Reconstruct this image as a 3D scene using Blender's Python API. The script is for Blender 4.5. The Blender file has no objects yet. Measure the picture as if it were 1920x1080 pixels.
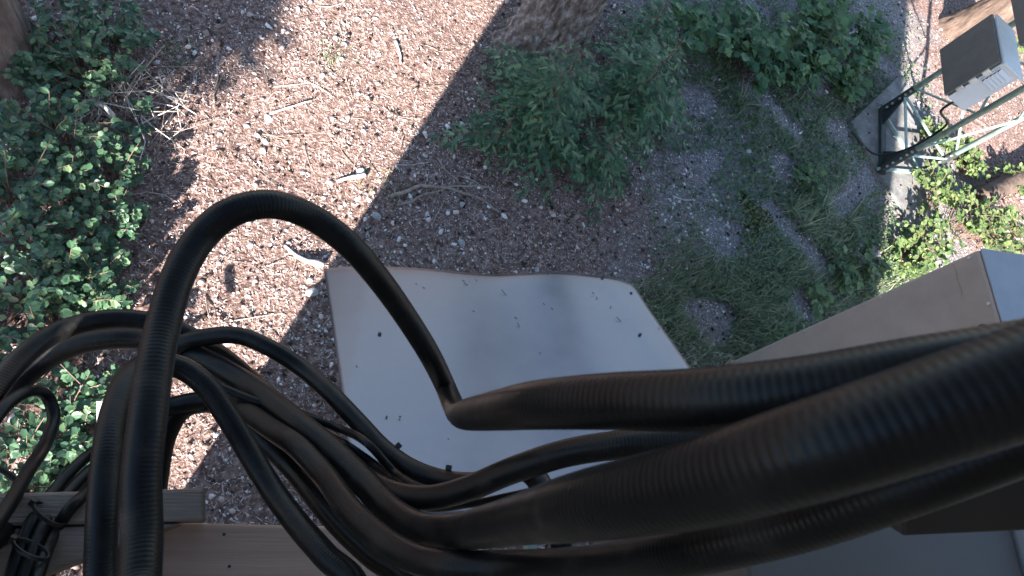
import bpy, math, random
import numpy as np
from mathutils import Vector, Matrix
random.seed(7); RNG = np.random.default_rng(11)
S = bpy.context.scene
# ------------------------------------------------------------------ camera, world, sun, exposure
F = 1200.0; NAD = (420, 1020); H = 4.0          # focal length in pixels of a 1920 wide frame, nadir pixel, camera height
_d = np.array([NAD[0]-960., -(NAD[1]-540.), -F]); _d /= np.linalg.norm(_d)
_Z = -_d; _X = np.array([1., 0, 0])-_Z*_Z[0]; _X /= np.linalg.norm(_X); _Y = np.cross(_Z, _X)
R = np.array([_X, _Y, _Z]); CAM = np.array([0, 0, H])
cd = bpy.data.cameras.new('camera'); cd.sensor_width = 36; cd.lens = 36*F/1920; cd.clip_start = 0.02; cd.clip_end = 900
cam = bpy.data.objects.new('camera', cd); S.collection.objects.link(cam)
M4 = Matrix(R.tolist()).to_4x4(); M4.translation = Vector(CAM); cam.matrix_world = M4
S.camera = cam; cd.dof.use_dof = True; cd.dof.focus_distance = 2.5; cd.dof.aperture_fstop = 16
SUN_EL = math.radians(24); HX, HY = 0.40, 0.9165      # horizontal direction the light travels
W = bpy.data.worlds.new('World'); S.world = W; W.use_nodes = True
nt = W.node_tree; bg = nt.nodes['Background']; sky = nt.nodes.new('ShaderNodeTexSky')
sky.sky_type = 'NISHITA'; sky.sun_disc = False; sky.sun_elevation = SUN_EL; sky.sun_rotation = math.atan2(-HX, -HY)
sky.altitude = 300; sky.dust_density = 0.6; sky.ozone_density = 1.6
nt.links.new(sky.outputs[0], bg.inputs[0]); bg.inputs[1].default_value = 0.07
sd = bpy.data.lights.new('sun', 'SUN'); sd.energy = 5.0; sd.angle = math.radians(0.53); sd.color = (1, 0.945, 0.90)
so = bpy.data.objects.new('sun', sd); S.collection.objects.link(so)
so.rotation_euler = Vector((HX*math.cos(SUN_EL), HY*math.cos(SUN_EL), -math.sin(SUN_EL))).to_track_quat('-Z', 'Y').to_euler()
so.location = (-5, -10, 12)
S.view_settings.view_transform = 'Standard'; S.view_settings.look = 'None'; S.view_settings.gamma = 1
S.view_settings.exposure = 2.6
S.render.engine = 'CYCLES'

# ------------------------------------------------------------------ helpers
def P(px, py, depth):
    v = np.array([px-960., -(py-540.), -F]); return CAM+R@(v*depth/F)
def G(px, py, z=0.0):
    v = R@np.array([px-960., -(py-540.), -F]); return CAM+v*((z-H)/v[2])
def hg(x, y):
    return (0.022*np.sin(1.7*x+0.6*y+.4)*np.cos(1.3*y-0.5*x)+0.010*np.sin(5.1*x+1.3)*np.sin(4.3*y+.7)
            + 0.005*np.sin(13*x+7*y)*np.cos(11*y-5*x))
def GG(px, py):
    p = G(px, py); return np.array([p[0], p[1], float(hg(p[0], p[1]))])
def props(o, label=None, cat=None, group=None, kind=None):
    if label: o['label'] = label
    if cat: o['category'] = cat
    if group: o['group'] = group
    if kind: o['kind'] = kind
    return o
def link(name, data, parent=None, **k):
    o = bpy.data.objects.new(name, data); S.collection.objects.link(o)
    if parent: o.parent = parent
    return props(o, **k)
def empty(name, loc, **k):
    o = link(name, None, **k); o.location = [float(a) for a in loc]; o.empty_display_size = .1; return o
def mesh(name, v, f, mat, smooth=False):
    me = bpy.data.meshes.new(name)
    v = np.asarray(v, dtype=np.float32)
    if isinstance(f, np.ndarray):
        n = f.shape[1]
        me.vertices.add(len(v)); me.vertices.foreach_set('co', v.ravel())
        me.loops.add(f.size); me.loops.foreach_set('vertex_index', f.ravel().astype(np.int32))
        me.polygons.add(len(f)); me.polygons.foreach_set('loop_start', (np.arange(len(f))*n).astype(np.int32))
        me.polygons.foreach_set('loop_total', np.full(len(f), n, np.int32))
        me.update(calc_edges=True)
    else:
        me.from_pydata(v.tolist(), [], [list(a) for a in f]); me.update()
    if smooth: me.polygons.foreach_set('use_smooth', [True]*len(me.polygons))
    me.materials.append(mat); return me
def obj(name, v, f, mat, parent=None, smooth=False, **k):
    v = np.asarray(v, dtype=np.float64)
    if parent is not None:
        off = np.array(parent.location[:])
        if parent.parent: off = off+np.array(parent.parent.location[:])
        v = v-off
    return link(name, mesh(name, v, f, mat, smooth), parent, **k)
class MB:
    def __init__(s): s.v = []; s.f = []
    def add(s, v, f):
        o = len(s.v); s.v += [tuple(map(float, a)) for a in v]; s.f += [tuple(i+o for i in a) for a in f]; return s
    def hexa(s, q):   # 8 corners: bottom 4 then top 4
        return s.add(q, [(3,2,1,0),(4,5,6,7),(0,1,5,4),(1,2,6,5),(2,3,7,6),(3,0,4,7)])
    def box(s, lo, hi):
        (a,b,c),(d,e,f) = lo, hi
        return s.hexa([(a,b,c),(d,b,c),(d,e,c),(a,e,c),(a,b,f),(d,b,f),(d,e,f),(a,e,f)])
    def slab(s, quad, th):  # quad of 4 points, thickness away from its normal
        q = np.asarray(quad, float); n = np.cross(q[1]-q[0], q[3]-q[0]); n /= np.linalg.norm(n)
        return s.hexa([*(q-n*th), *q])
    def tube(s, pts, rad, n=8, cap=True):
        v, f = tube_arrays(pts, rad, n); o = len(s.v)
        s.v += [tuple(a) for a in v]; s.f += [tuple(int(i)+o for i in a) for a in f]
        if cap:
            s.f.append(tuple(o+i for i in range(n))[::-1]); m = len(v)-n; s.f.append(tuple(o+m+i for i in range(n)))
        return s
    def bar(s, a, b, w, h, up=(0,0,1)):
        a = np.asarray(a, float); b = np.asarray(b, float); t = b-a; t /= np.linalg.norm(t)
        u = np.cross(t, up); u /= np.linalg.norm(u); k = np.cross(u, t)
        u = u*w/2; k = k*h/2
        return s.hexa([a-u-k, b-u-k, b+u-k, a+u-k, a-u+k, b-u+k, b+u+k, a+u+k])
    def build(s, name, mat, parent=None, smooth=False, bevel=0, **k):
        o = obj(name, s.v, s.f, mat, parent, smooth, **k)
        if bevel:
            m = o.modifiers.new('bevel', 'BEVEL'); m.width = bevel; m.segments = 2; m.limit_method = 'ANGLE'
        return o
def tube_arrays(pts, rad, n):
    p = np.asarray(pts, float); m = len(p); rad = np.broadcast_to(np.asarray(rad, float), (m,))
    t = np.gradient(p, axis=0); t /= np.linalg.norm(t, axis=1)[:, None]+1e-12
    u = np.zeros_like(p); a = np.array([0, 0, 1.]) if abs(t[0][2]) < .9 else np.array([1., 0, 0])
    x = np.cross(t[0], a); x /= np.linalg.norm(x); u[0] = x
    for i in range(1, m):
        x = u[i-1]-t[i]*np.dot(u[i-1], t[i]); u[i] = x/(np.linalg.norm(x)+1e-12)
    w = np.cross(t, u); th = np.linspace(0, 2*np.pi, n, endpoint=False)
    v = p[:, None]+(u[:, None]*np.cos(th)[None, :, None]+w[:, None]*np.sin(th)[None, :, None])*rad[:, None, None]
    i = np.arange(m-1)[:, None]*n; j = np.arange(n)[None]; k = (j+1) % n
    f = np.stack([i+j, i+k, i+n+k, i+n+j], -1).reshape(-1, 4)
    return v.reshape(-1, 3), f
def spline(pts, step=None, n=None):     # Catmull-Rom resampled by arc length
    p = np.asarray(pts, float); p = np.vstack([2*p[0]-p[1], p, 2*p[-1]-p[-2]]); out = []
    for i in range(1, len(p)-2):
        p0, p1, p2, p3 = p[i-1:i+3]
        d1, d2, d3 = [max(np.linalg.norm(b-a)**.5, 1e-4) for a, b in ((p0, p1), (p1, p2), (p2, p3))]
        t0, t1, t2, t3 = 0, d1, d1+d2, d1+d2+d3
        t = np.linspace(t1, t2, 60, endpoint=False)[:, None]
        a1 = (t1-t)/(t1-t0)*p0+(t-t0)/(t1-t0)*p1; a2 = (t2-t)/(t2-t1)*p1+(t-t1)/(t2-t1)*p2; a3 = (t3-t)/(t3-t2)*p2+(t-t2)/(t3-t2)*p3
        b1 = (t2-t)/(t2-t0)*a1+(t-t0)/(t2-t0)*a2; b2 = (t3-t)/(t3-t1)*a2+(t-t1)/(t3-t1)*a3
        out.append((t2-t)/(t2-t1)*b1+(t-t1)/(t2-t1)*b2)
    q = np.vstack(out+[p[-2:-1]])
    for _ in range(10): q[1:-1] = .5*q[1:-1]+.25*(q[:-2]+q[2:])
    s = np.r_[0, np.cumsum(np.linalg.norm(np.diff(q, axis=0), axis=1))]
    n = n or max(int(s[-1]/step), 4); g = np.linspace(0, s[-1], n)
    return np.stack([np.interp(g, s, q[:, k]) for k in range(3)], 1), g

# ------------------------------------------------------------------ materials
def newmat(name):
    m = bpy.data.materials.new(name); m.use_nodes = True; t = m.node_tree
    return m, t, t.nodes['Principled BSDF'], t.nodes.new, t.links.new
def ramp(t, cols):
    r = t.nodes.new('ShaderNodeValToRGB'); e = r.color_ramp.elements
    while len(e) < len(cols): e.new(.5)
    for k, (pos, c) in enumerate(cols): e[k].position = pos; e[k].color = (*c, 1)
    return r
def noisy(name, cols, scale=5., rough=.7, metal=0., bump=0., bscale=60., stretch=None, detail=6., spec=.5, coord='Object', sss=0):
    m, t, b, N, L = newmat(name)
    tc = N('ShaderNodeTexCoord'); mp = N('ShaderNodeMapping'); L(tc.outputs[coord], mp.inputs[0])
    if stretch: mp.inputs['Scale'].default_value = stretch
    n = N('ShaderNodeTexNoise'); n.inputs['Scale'].default_value = scale; n.inputs['Detail'].default_value = detail; n.inputs['Roughness'].default_value = .65
    L(mp.outputs[0], n.inputs[0]); r = ramp(t, cols); L(n.outputs['Fac'], r.inputs[0]); L(r.outputs[0], b.inputs['Base Color'])
    b.inputs['Roughness'].default_value = rough; b.inputs['Metallic'].default_value = metal; b.inputs['Specular IOR Level'].default_value = spec
    if bump:
        n2 = N('ShaderNodeTexNoise'); n2.inputs['Scale'].default_value = bscale; n2.inputs['Detail'].default_value = 5; L(mp.outputs[0], n2.inputs[0])
        bp = N('ShaderNodeBump'); bp.inputs['Strength'].default_value = bump; bp.inputs['Distance'].default_value = .01
        L(n2.outputs['Fac'], bp.inputs['Height']); L(bp.outputs[0], b.inputs['Normal'])
    return m
def island(name, cols, rough=.7, spec=.4, trans=0.):   # colour by separate piece
    m, t, b, N, L = newmat(name)
    g = N('ShaderNodeNewGeometry'); r = ramp(t, cols); L(g.outputs['Random Per Island'], r.inputs[0]); L(r.outputs[0], b.inputs['Base Color'])
    b.inputs['Roughness'].default_value = rough; b.inputs['Specular IOR Level'].default_value = spec
    if trans:
        tr = N('ShaderNodeBsdfTranslucent'); L(r.outputs[0], tr.inputs[0]); mx = N('ShaderNodeMixShader'); mx.inputs[0].default_value = trans
        L(b.outputs[0], mx.inputs[1]); L(tr.outputs[0], mx.inputs[2]); L(mx.outputs[0], t.nodes['Material Output'].inputs[0])
    return m
def leafmat(name, cols, rough=.4, spec=.5, trans=.25):
    m, t, b, N, L = newmat(name)
    g = N('ShaderNodeNewGeometry'); oi = N('ShaderNodeObjectInfo'); ad = N('ShaderNodeMath'); ad.operation = 'ADD'
    fr = N('ShaderNodeMath'); fr.operation = 'FRACT'
    L(g.outputs['Random Per Island'], ad.inputs[0]); L(oi.outputs['Random'], ad.inputs[1]); L(ad.outputs[0], fr.inputs[0])
    r = ramp(t, cols); L(fr.outputs[0], r.inputs[0]); L(r.outputs[0], b.inputs['Base Color'])
    b.inputs['Roughness'].default_value = rough; b.inputs['Specular IOR Level'].default_value = spec
    tr = N('ShaderNodeBsdfTranslucent'); L(r.outputs[0], tr.inputs[0]); mx = N('ShaderNodeMixShader'); mx.inputs[0].default_value = trans
    L(b.outputs[0], mx.inputs[1]); L(tr.outputs[0], mx.inputs[2]); L(mx.outputs[0], t.nodes['Material Output'].inputs[0])
    return m
def ground_mat():
    m, t, b, N, L = newmat('forest_floor')
    tc = N('ShaderNodeTexCoord')
    def noise(sc, de=8, ro=.7):
        n = N('ShaderNodeTexNoise'); n.inputs['Scale'].default_value = sc; n.inputs['Detail'].default_value = de; n.inputs['Roughness'].default_value = ro
        L(tc.outputs['Object'], n.inputs[0]); return n
    n1 = noise(28); r1 = ramp(t, [(.28, (.045, .029, .024)), (.46, (.16, .10, .082)), (.60, (.33, .23, .195)), (.78, (.52, .43, .39))]); L(n1.outputs['Fac'], r1.inputs[0])
    n2 = noise(34); r2 = ramp(t, [(.30, (.07, .066, .066)), (.48, (.20, .185, .185)), (.62, (.36, .345, .34)), (.75, (.55, .54, .53))]); L(n2.outputs['Fac'], r2.inputs[0])
    # gravelly yard round the mast, litter under the trees: soft mask in plan
    sep = N('ShaderNodeSeparateXYZ'); L(tc.outputs['Object'], sep.inputs[0])
    n3 = noise(.9, 4); mm = N('ShaderNodeMath'); mm.operation = 'MULTIPLY_ADD'; L(n3.outputs['Fac'], mm.inputs[0]); mm.inputs[1].default_value = 3.2; L(sep.outputs[0], mm.inputs[2])
    mr = N('ShaderNodeMapRange'); mr.inputs[1].default_value = 4.0; mr.inputs[2].default_value = 5.2; L(mm.outputs[0], mr.inputs[0])
    mr2 = N('ShaderNodeMapRange'); mr2.inputs[1].default_value = 9.4; mr2.inputs[2].default_value = 8.4; L(mm.outputs[0], mr2.inputs[0])
    mu = N('ShaderNodeMath'); mu.operation = 'MULTIPLY'; L(mr.outputs[0], mu.inputs[0]); L(mr2.outputs[0], mu.inputs[1])
    mx = N('ShaderNodeMix'); mx.data_type = 'RGBA'; L(mu.outputs[0], mx.inputs[0]); L(r1.outputs[0], mx.inputs[6]); L(r2.outputs[0], mx.inputs[7])
    # moss stains
    n4 = noise(1.7, 7); r4 = ramp(t, [(.60, (0, 0, 0)), (.72, (.55, .55, .55))]); L(n4.outputs['Fac'], r4.inputs[0])
    mx2 = N('ShaderNodeMix'); mx2.data_type = 'RGBA'; L(r4.outputs[0], mx2.inputs[0]); L(mx.outputs[2], mx2.inputs[6]); mx2.inputs[7].default_value = (.085, .10, .04, 1)
    L(mx2.outputs[2], b.inputs['Base Color']); b.inputs['Roughness'].default_value = .95; b.inputs['Specular IOR Level'].default_value = .17
    n5 = noise(75, 6, .75); v = N('ShaderNodeTexVoronoi'); v.inputs['Scale'].default_value = 60; L(tc.outputs['Object'], v.inputs[0])
    sm = N('ShaderNodeMath'); sm.operation = 'MULTIPLY_ADD'; L(v.outputs['Distance'], sm.inputs[0]); sm.inputs[1].default_value = -.6; L(n5.outputs['Fac'], sm.inputs[2])
    bp = N('ShaderNodeBump'); bp.inputs['Strength'].default_value = .9; bp.inputs['Distance'].default_value = .014
    L(sm.outputs[0], bp.inputs['Height']); L(bp.outputs[0], b.inputs['Normal'])
    return m
MAT = dict(
    ground=ground_mat(),
    litter=island('needle_litter', [(0, (.08, .052, .043)), (.3, (.31, .215, .185)), (.6, (.55, .425, .38)), (.85, (.71, .60, .55)), (1, (.82, .76, .73))], .85, .2),
    pebble=island('pebbles', [(0, (.16, .15, .15)), (.3, (.34, .32, .31)), (.6, (.52, .50, .48)), (.85, (.70, .68, .66)), (1, (.8, .79, .77))], .8, .3),
    cone=island('cone_bits', [(0, (.025, .018, .015)), (1, (.10, .06, .045))], .9, .2),
    stone=noisy('stone', [(.3, (.22, .22, .21)), (.7, (.50, .49, .47))], 14, .85, bump=.5, bscale=40),
    palestone=noisy('pale_stone', [(.3, (.50, .49, .47)), (.7, (.74, .73, .71))], 14, .85, bump=.5, bscale=40),
    twig=island('twigs', [(0, (.10, .07, .055)), (.5, (.26, .20, .16)), (1, (.48, .41, .35))], .85, .2),
    stick=noisy('stick_wood', [(.3, (.16, .115, .09)), (.7, (.42, .34, .28))], 30, .85, bump=.4, bscale=80),
    palestick=noisy('bleached_wood', [(.3, (.42, .37, .33)), (.7, (.68, .63, .57))], 30, .8, bump=.4, bscale=80),
    bark=noisy('bark', [(.28, (.07, .05, .042)), (.5, (.19, .15, .13)), (.72, (.46, .42, .40))], 26, .95, bump=1., bscale=60, stretch=(1, 1, .6), spec=.2),
    darkbark=noisy('dark_bark', [(.3, (.04, .028, .022)), (.6, (.13, .09, .07)), (.8, (.24, .18, .15))], 12, .95, bump=1., bscale=38, stretch=(1, 1, .4), spec=.2),
    midbark=noisy('mid_bark', [(.3, (.07, .05, .045)), (.6, (.17, .13, .115)), (.8, (.30, .25, .23))], 12, .95, bump=1., bscale=38, stretch=(1, 1, .4), spec=.2),
    salal=leafmat('salal_leaf', [(0, (.035, .085, .045)), (.5, (.065, .135, .07)), (.85, (.10, .185, .09)), (1, (.16, .24, .11))], .36, .6),
    stem=noisy('stem_bark', [(.3, (.09, .05, .035)), (.7, (.22, .14, .10))], 20, .8),
    needle=leafmat('hemlock_needles', [(0, (.03, .075, .042)), (.4, (.07, .145, .075)), (.75, (.125, .215, .11)), (1, (.22, .32, .16))], .55, .3, .2),
    thimble=leafmat('thimbleberry_leaf', [(0, (.055, .12, .06)), (.6, (.095, .18, .085)), (1, (.16, .25, .11))], .6, .3),
    bushleaf=leafmat('bush_leaf', [(0, (.07, .12, .045)), (.6, (.12, .18, .06)), (1, (.20, .25, .09))], .5, .4, .3),
    grass=leafmat('grass_blade', [(0, (.09, .135, .065)), (.5, (.16, .21, .11)), (.8, (.27, .29, .17)), (1, (.5, .46, .34))], .55, .3, .25),
    weed=leafmat('weed_leaf', [(0, (.06, .11, .05)), (1, (.14, .20, .09))], .6, .3),
    moss=noisy('moss', [(.3, (.06, .06, .018)), (.7, (.13, .12, .04))], 60, .95, bump=1, bscale=150, spec=.1),
    crown=leafmat('conifer_crown', [(0, (.02, .05, .028)), (1, (.06, .10, .045))], .6, .3, .15),
    cable=None, concrete=noisy('concrete', [(.3, (.11, .105, .10)), (.55, (.19, .185, .175)), (.75, (.30, .295, .285))], 9, .92, bump=.35, bscale=120, spec=.2),
    steelgreen=noisy('weathered_green_steel', [(.3, (.19, .27, .235)), (.7, (.36, .45, .41))], 14, .55, .25),
    steeldark=noisy('dark_steel', [(.3, (.018, .024, .022)), (.7, (.05, .06, .055))], 14, .6, .3),
    bolt=noisy('zinc_bolt', [(.3, (.5, .5, .5)), (.7, (.7, .7, .7))], 10, .4, .8),
    cabinet=noisy('light_grey_enamel', [(.35, (.50, .51, .53)), (.65, (.58, .59, .61))], 5, .38),
    cabdoor=noisy('dark_grey_enamel', [(.35, (.075, .073, .070)), (.65, (.105, .10, .096))], 9, .5),
    louvre_shadow=noisy('louvre_slot_shade', [(.3, (.06, .06, .065)), (.7, (.09, .09, .095))], 5, .7),
    tan=noisy('tan_paint', [(.3, (.29, .232, .205)), (.7, (.36, .29, .256))], 4, .55, bump=.05, bscale=90),
    tantop=noisy('skylit_bluish_grey', [(.3, (.22, .215, .235)), (.7, (.27, .265, .285))], 6, .5, bump=.05, bscale=90),  # bluish skylight on upward faces put into the colour
    rust=noisy('rust_stain', [(.3, (.16, .09, .03)), (.7, (.34, .20, .08))], 30, .9),
    board=noisy('planed_board', [(.3, (.37, .245, .185)), (.5, (.44, .295, .225)), (.7, (.49, .335, .26))], 6, .7, bump=.15, bscale=40, stretch=(.35, 9, 9)),
    greytimber=noisy('weathered_timber', [(.3, (.13, .095, .075)), (.5, (.19, .145, .115)), (.7, (.25, .195, .16))], 6, .85, bump=.4, bscale=30, stretch=(.4, 10, 10)),
    greybox=noisy('grey_plastic', [(.3, (.075, .062, .055)), (.7, (.095, .08, .07))], 5, .5),
    black=noisy('black_plastic', [(.3, (.012, .010, .009)), (.7, (.022, .018, .015))], 8, .5),
    tie=noisy('black_nylon', [(.3, (.010, .010, .011)), (.7, (.016, .016, .017))], 8, .45),
    blue=noisy('blue_jacket', [(.3, (.02, .05, .10)), (.7, (.03, .08, .15))], 8, .4),
    siding=noisy('hut_siding', [(.3, (.34, .30, .25)), (.7, (.42, .37, .31))], 3, .7, bump=.1),
    roofing=noisy('roofing', [(.3, (.10, .11, .11)), (.7, (.16, .17, .17))], 3, .6, .3),
    white=noisy('white_paint', [(.3, (.68, .68, .68)), (.7, (.78, .78, .78))], 6, .6),
)
def cable_mat():
    m, t, b, N, L = newmat('black_cable_jacket')
    tc = N('ShaderNodeTexCoord'); n = N('ShaderNodeTexNoise'); n.inputs['Scale'].default_value = 28; n.inputs['Detail'].default_value = 8; L(tc.outputs['Object'], n.inputs[0])
    r = ramp(t, [(.35, (.006, .006, .006)), (.58, (.009, .009, .009)), (.70, (.022, .019, .017)), (.82, (.05, .042, .037))]); L(n.outputs['Fac'], r.inputs[0]); L(r.outputs[0], b.inputs['Base Color'])
    rr = ramp(t, [(.3, (.31,)*3), (.7, (.47,)*3)]); L(n.outputs['Fac'], rr.inputs[0]); L(rr.outputs[0], b.inputs['Roughness']); b.inputs['Specular IOR Level'].default_value = .17
    return m
MAT['cable'] = cable_mat()
def metal_mat():
    m, t, b, N, L = newmat('brushed_aluminium')
    tc = N('ShaderNodeTexCoord'); mp = N('ShaderNodeMapping'); mp.inputs['Scale'].default_value = (1, 40, 40); L(tc.outputs['Object'], mp.inputs[0])
    n = N('ShaderNodeTexNoise'); n.inputs['Scale'].default_value = 9; n.inputs['Detail'].default_value = 6; L(mp.outputs[0], n.inputs[0])
    n2 = N('ShaderNodeTexNoise'); n2.inputs['Scale'].default_value = 5; n2.inputs['Detail'].default_value = 8; L(tc.outputs['Object'], n2.inputs[0])
    r = ramp(t, [(.3, (.125, .124, .148)), (.7, (.17, .168, .195))]); L(n2.outputs['Fac'], r.inputs[0]); L(r.outputs[0], b.inputs['Base Color'])
    b.inputs['Metallic'].default_value = .85
    rr = ramp(t, [(.3, (.34,)*3), (.7, (.45,)*3)]); L(n2.outputs['Fac'], rr.inputs[0]); L(rr.outputs[0], b.inputs['Roughness'])
    bp = N('ShaderNodeBump'); bp.inputs['Strength'].default_value = .05; bp.inputs['Distance'].default_value = .002; L(n.outputs['Fac'], bp.inputs['Height']); L(bp.outputs[0], b.inputs['Normal'])
    return m
MAT['metal'] = metal_mat()

# ------------------------------------------------------------------ ground
def axis(lo, hi, flo, fhi, fine, n):
    a = np.arange(flo, fhi, fine); g = np.geomspace(1, 1+hi-fhi, n)-1; k = np.geomspace(1, 1+flo-lo, n)-1
    return np.r_[flo-k[::-1][:-1], a, fhi+g]
gx = axis(-300, 500, -3.5, 11, .06, 26); gy = axis(-300, 500, -1.5, 10, .06, 26)
XX, YY = np.meshgrid(gx, gy); ZZ = hg(XX, YY)
nx, ny = len(gx), len(gy); idx = np.arange(nx*ny).reshape(ny, nx)
gf = np.stack([idx[:-1, :-1], idx[:-1, 1:], idx[1:, 1:], idx[1:, :-1]], -1).reshape(-1, 4)
obj('ground', np.stack([XX, YY, ZZ], -1).reshape(-1, 3), gf, MAT['ground'], smooth=True, kind='structure', label='brown forest floor of needle litter and gravel', cat='ground')

# concrete footing pad of the mast
pc = [G(1588, 233), G(1700, 430), None, G(1642, 182)]
e1 = pc[1]-pc[0]; e2 = pc[3]-pc[0]; e2 = e2/np.linalg.norm(e2)*1.5; pc[2] = pc[1]+e2; pc[3] = pc[0]+e2
mb = MB()
for q in [pc]:
    mb.hexa([(a[0], a[1], -.15) for a in q]+[(a[0], a[1], .055) for a in q])
mb.build('concrete_pad', MAT['concrete'], bevel=.012, kind='structure', label='low concrete footing pad under the lattice mast', cat='concrete pad')

# ------------------------------------------------------------------ the hut the camera hangs on
hut = empty('equipment_hut', (1.4, -2, 0), label='tan sided equipment hut behind the cables', cat='hut')
MB().box((-.56, -3.6, -.1), (2.95, -.45, 5.15)).build('wall', MAT['siding'], hut)
MB().hexa([(-.7, -3.8, 5.15), (3.0, -3.8, 5.15), (3.0, .25, 5.15), (-.56, .25, 5.15), (-.7, -3.8, 5.25), (3.0, -3.8, 5.25), (3.0, .25, 5.42), (-.56, .25, 5.42)]).build('roof', MAT['roofing'], hut)

# ------------------------------------------------------------------ lattice mast
legs = [G(1652, 208, .06), G(1652, 318, .06), G(1724, 324, .06)]
mast = empty('lattice_mast', np.mean(legs, 0), label='green three-legged steel lattice mast on a concrete pad', cat='mast')
MH = 9.0
for p in legs: MB().tube([p, p+np.array([0, 0, MH])], .030, 12).build('leg', MAT['steelgreen'], mast, True)
up = np.array([0, 0, 1.])
for a, b in ((0, 1), (1, 2), (2, 0)):
    A, B = legs[a], legs[b]; z = .42; k = 0; sp = .62
    MB().tube([A+up*.30, B+up*.30], .014, 6).build('strut', MAT['steelgreen'], mast)
    while z < MH-.7:
        s, e = (A, B) if k % 2 == 0 else (B, A)
        MB().tube([s+up*z, e+up*(z+sp)], .013, 6).build('brace', MAT['steelgreen'], mast)
        z += sp; k += 1
# base frame with gussets
A, B, C3 = legs; u = (B-A)/np.linalg.norm(B-A)
for s, e in ((A, B), (B, C3), (C3, A)):
    d = (e-s)/np.linalg.norm(e-s)
    near = s is A
    MB().bar(s-d*.06+up*.01, e+d*.06+up*.01, .07 if near else .03, .05 if near else .03).build('base_beam', MAT['steeldark' if near else 'steelgreen'], mast)
    if not near: continue
    nn = np.cross(d, up)*.006
    for c, g in ((s, d), (e, -d)):
        t = [c+up*.03+g*.02, c+g*.24+up*.03, c+up*.34+g*.02]
        MB().add([*(x-nn for x in t), *(x+nn for x in t)], [(2,1,0),(3,4,5),(0,1,4,3),(1,2,5,4),(2,0,3,5)]).build('gusset', MAT['steeldark'], mast)
for p in legs:
    MB().tube([p+up*.02, p+up*.42], .040, 12).build('leg_sleeve', MAT['steeldark'], mast)
    out = -p*np.array([1, 1, 0]); out /= np.linalg.norm(out)
    for z in (.10, .17, .26, .33, .39):
        q = p+up*z+out*.038; MB().tube([q, q+out*.018], .013, 6).build('bolt', MAT['bolt'], mast)

def vert_height(px, py, foot):   # height of pixel ray above a plan distance
    g = G(px, py); D = np.hypot(foot[0], foot[1]); return H*(1-D/np.hypot(g[0], g[1]))
def cab(name, label, c0, ax, ay, z0, z1, vents):
    """c0 corner nearest the lens, ax along louvred side, ay along dark door side"""
    root = empty(name, (c0[0], c0[1], z0), label=label, cat='cabinet')
    c0 = np.array([c0[0], c0[1], 0]); ax = np.array([*ax, 0]); ay = np.array([*ay, 0])
    W_, D_ = np.linalg.norm(ax), np.linalg.norm(ay); ux, uy = ax/W_, ay/D_
    def bx(n, m, x0, x1, y0, y1, za, zb, bev=.004, par=None):
        q = [c0+ux*x+uy*y+up*z for z in (za, zb) for x, y in ((x0, y0), (x1, y0), (x1, y1), (x0, y1))]
        return MB().hexa(q).build(n, m, par or root, bevel=bev)
    bx('body', MAT['cabinet'], .035, W_, 0, D_, z0, z1)
    bx('door_seal', MAT['black'], .018, .035, .012, D_-.012, z0+.012, z1-.012, .002)
    door = bx('door', MAT['cabdoor'], -.006, .018, -.004, D_+.004, z0-.004, z1+.004)
    bx('roof_cap', MAT['cabinet'], .03, W_+.02, -.02, D_+.02, z1+.001, z1+.022)
    for z in (z0+.12, (z0+z1)/2, z1-.12): bx('hinge', MAT['bolt'], .0, .045, -.020, -.005, z-.03, z+.03, .002, door)
    if vents:
        lpl = bx('louvre_plate', MAT['cabinet'], W_*.22, W_*.86, -.008, -.001, z1-.42*(z1-z0), z1-.06*(z1-z0))
        for i in range(5):
            z = z1-.40*(z1-z0)+i*.068*(z1-z0)
            q = [c0+ux*x+uy*y+up*zz for zz, y in ((z, -.030), (z+.030, -.010)) for x in (W_*.28, W_*.80)]
            MB().slab([q[0], q[1], q[3], q[2]], .004).build('louvre', MAT['cabinet'], lpl)
            bx('slot_shade_strip', MAT['louvre_shadow'], W_*.28, W_*.80, -.0105, -.0085, z-.004, z+.028, 0, lpl)  # dark strip painted in for the shade under each louvre blade
    return root
# mast cabinet: bottom corner nearest the lens is seen at (1772,177)
ft = (np.array(legs[0])+np.array(legs[1]))/2+np.array([-.05, -.02, 0])
zc0 = 1.22; b0 = G(1772, 177, zc0); b1 = G(1806, 209, zc0); b2 = G(1763, 94, zc0)
zc1 = vert_height(1875, 114, b0)
cab('equipment_cabinet', 'light grey cabinet with dark door and louvres clamped to the mast', b0, (b1-b0)[:2], (b2-b0)[:2], zc0, zc1, True)
cr = bpy.data.objects['equipment_cabinet']; l2 = np.array(legs[1])+np.array([-.03, .05, 0])
q_, s_ = spline([b1+(b2-b0)*.3+np.array([0, 0, .02]), b1+(b2-b0)*.3-up*.18, l2+up*.75, l2+up*.3, l2+np.array([-.05, .12, .02]), l2+np.array([-.3, .35, .005])], n=50); MB().tube(q_, .012, 8).build('power_lead', MAT['tie'], cr, True)
cab('upper_cabinet', 'dark cabinet cut by the right frame edge, higher up the mast', b0+(b2-b0)*.05+np.array([.0, 0, 0]), (b1-b0)[:2]*1.15, (b2-b0)[:2]*1.1, zc1+.16, zc1+1.0, False)

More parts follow.
